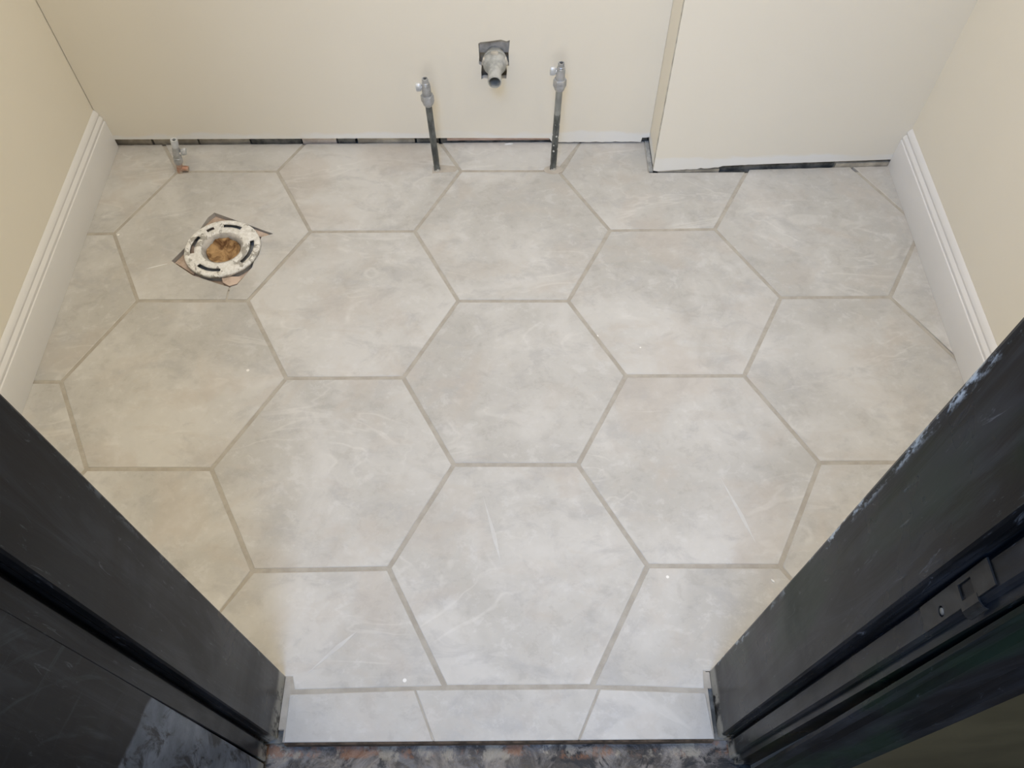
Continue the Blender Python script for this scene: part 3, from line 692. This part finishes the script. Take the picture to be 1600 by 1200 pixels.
# small valve on a copper stub behind the flange
root = empty('copper_stub_valve', (-0.812, 0.610, 0.0)); props(root, 'short copper pipe stub with a small silver valve near the left skirting', 'valve')
d = Vector((-0.797, 0.616, 0.095)) - Vector((-0.812, 0.610, 0.0)); root.rotation_euler = Vector((0, 0, 1)).rotation_difference(d).to_euler()
bm = bmesh.new(); lathe(bm, [(0.0076, -0.015), (0.0076, 0.012), (0.0078, 0.022), (0.0076, 0.034)], seg=24, caps=True)
st = props(obj('pipe', bm, M['copper'], root, smooth=True, auto=50), 'copper-coloured pipe stub')
bm = bmesh.new(); lathe(bm, [(0.0062, 0.0), (0.0066, 0.010), (0.0062, 0.016), (0.0042, 0.016)], 'x', (0.004, 0.0, 0.012), 18, caps=True)
obj('side_tee', bm, M['copper'], st, smooth=True, auto=50)
bm = bmesh.new(); lathe(bm, [(0.0085, 0.026), (0.0100, 0.029), (0.0106, 0.033), (0.0106, 0.041), (0.0098, 0.044), (0.0092, 0.0445)], seg=36, caps=True, hexa=(0.032, 0.042))
obj('compression_nut', bm, M['metal'], root, smooth=True, auto=28)
bm = bmesh.new(); lathe(bm, [(0.0088, 0.0445), (0.0094, 0.048), (0.0094, 0.066), (0.0082, 0.070), (0.0078, 0.075)], seg=28, caps=True)
obj('valve_body', bm, M['metal'], root, smooth=True, auto=30)
bm = bmesh.new(); lathe(bm, [(0.0078, 0.074), (0.0080, 0.080), (0.0086, 0.081), (0.0086, 0.093), (0.0080, 0.095), (0.0044, 0.095), (0.0042, 0.086), (0.0002, 0.086)], seg=28)
ou = props(obj('outlet', bm, M['whiteplastic'], root, smooth=True, auto=30), 'white open outlet')
bm = bmesh.new(); lathe(bm, [(0.0043, 0.0905), (0.0001, 0.0905)], seg=20)
obj('bore', bm, M['dark'], ou)
bm = bmesh.new(); lathe(bm, [(0.0048, 0.006), (0.0048, 0.014)], 'x', (0, 0, 0.058), 20, caps=True)
sd = obj('spindle', bm, M['chrome'], root, smooth=True, auto=40)
bm = bmesh.new(); lathe(bm, [(0.0050, 0.010), (0.0078, 0.013), (0.0086, 0.019), (0.0078, 0.023), (0.0030, 0.0235)], 'x', (0, 0, 0), 24, caps=True)
for v in bm.verts: v.co.z *= 1.15; v.co.y *= 0.75; v.co.z += 0.060 + (v.co.x - 0.010) * 0.35
obj('knob', bm, M['whiteplastic'], sd, smooth=True, auto=35)

# ------------------------------------------------------------------ waste pipe through the wall
WC = (-0.0385, 0.7, 0.2475)
wp = empty('waste_pipe', WC); props(wp, 'grey plastic waste pipe stub sticking out of the torn wall hole', 'pipe')
bm = bmesh.new()
lathe(bm, [(0.0200, -0.040), (0.0205, -0.004), (0.0240, 0.000), (0.0262, 0.004), (0.0268, 0.010), (0.0250, 0.0115), (0.0262, 0.013), (0.0266, 0.024), (0.0250, 0.031), (0.0220, 0.036), (0.0180, 0.040)], 'y', (0, 0, 0), 48, caps=True)
obj('collar', bm, M['wasteplastic'], wp, smooth=True, auto=40)
for a in (165, 15, 90, 270):
    bm = bmesh.new(); bmesh.ops.create_cube(bm, size=1.0)
    for v in bm.verts: v.co = Vector((v.co.x * 0.0050, -0.021 + v.co.y * 0.013, v.co.z * 0.016))
    bmesh.ops.bevel(bm, geom=bm.edges[:], offset=0.0018, segments=2, affect='EDGES')
    for v in bm.verts:
        v.co.x += 0.0262; v.co.rotate(Matrix.Rotation(-math.radians(a), 3, 'Y'))
    props(obj('lug', bm, M['cap'], wp, smooth=True, auto=50), 'cream paint-splashed grip lug')
bm = bmesh.new()
lathe(bm, [(0.0230, 0.032), (0.0205, 0.040), (0.0170, 0.047), (0.0152, 0.051), (0.0150, 0.087), (0.0146, 0.0880), (0.0128, 0.0880), (0.0126, 0.030), (0.0002, 0.030)], 'y', (0, 0, 0), 40)
obj('spigot', bm, M['wasteplastic'], wp, smooth=True, auto=40)

# ------------------------------------------------------------------ crumbs left by the work
def chip(name, x, y, sx, sy, h, rot, label, cat, m, grp=None):
    bm = bmesh.new(); n_ = 9
    pl_ = []
    for i in range(n_):
        a = 2 * math.pi * i / n_; r = 0.75 + 0.35 * random.random()
        u, v = sx * r * math.cos(a), sy * r * math.sin(a)
        pl_.append((x + u * math.cos(rot) - v * math.sin(rot), y + u * math.sin(rot) + v * math.cos(rot)))
    prism(bm, pl_, 0.0002, h, 0, h * 0.3)
    return props(obj(name, bm, m), label, cat, grp)
chip('paint_flake', 0.448, -0.433, 0.0045, 0.0022, 0.0016, -0.9, 'small white plaster flake on the floor tile beside the right door jamb', 'plaster flake', M['flake'])
chip('plaster_smear', -0.800, 0.3055, 0.026, 0.0016, 0.0006, 0.33, 'thin white plaster streak on the tile left of the flange', 'plaster smear', M['flake'])
chip('plaster_crumb', -0.128 + 0.12, 0.700, 0.011, 0.003, 0.003, 0.1, 'white crumb of torn plaster at the wall gap between the upright pipes', 'plaster crumb', M['flake'])
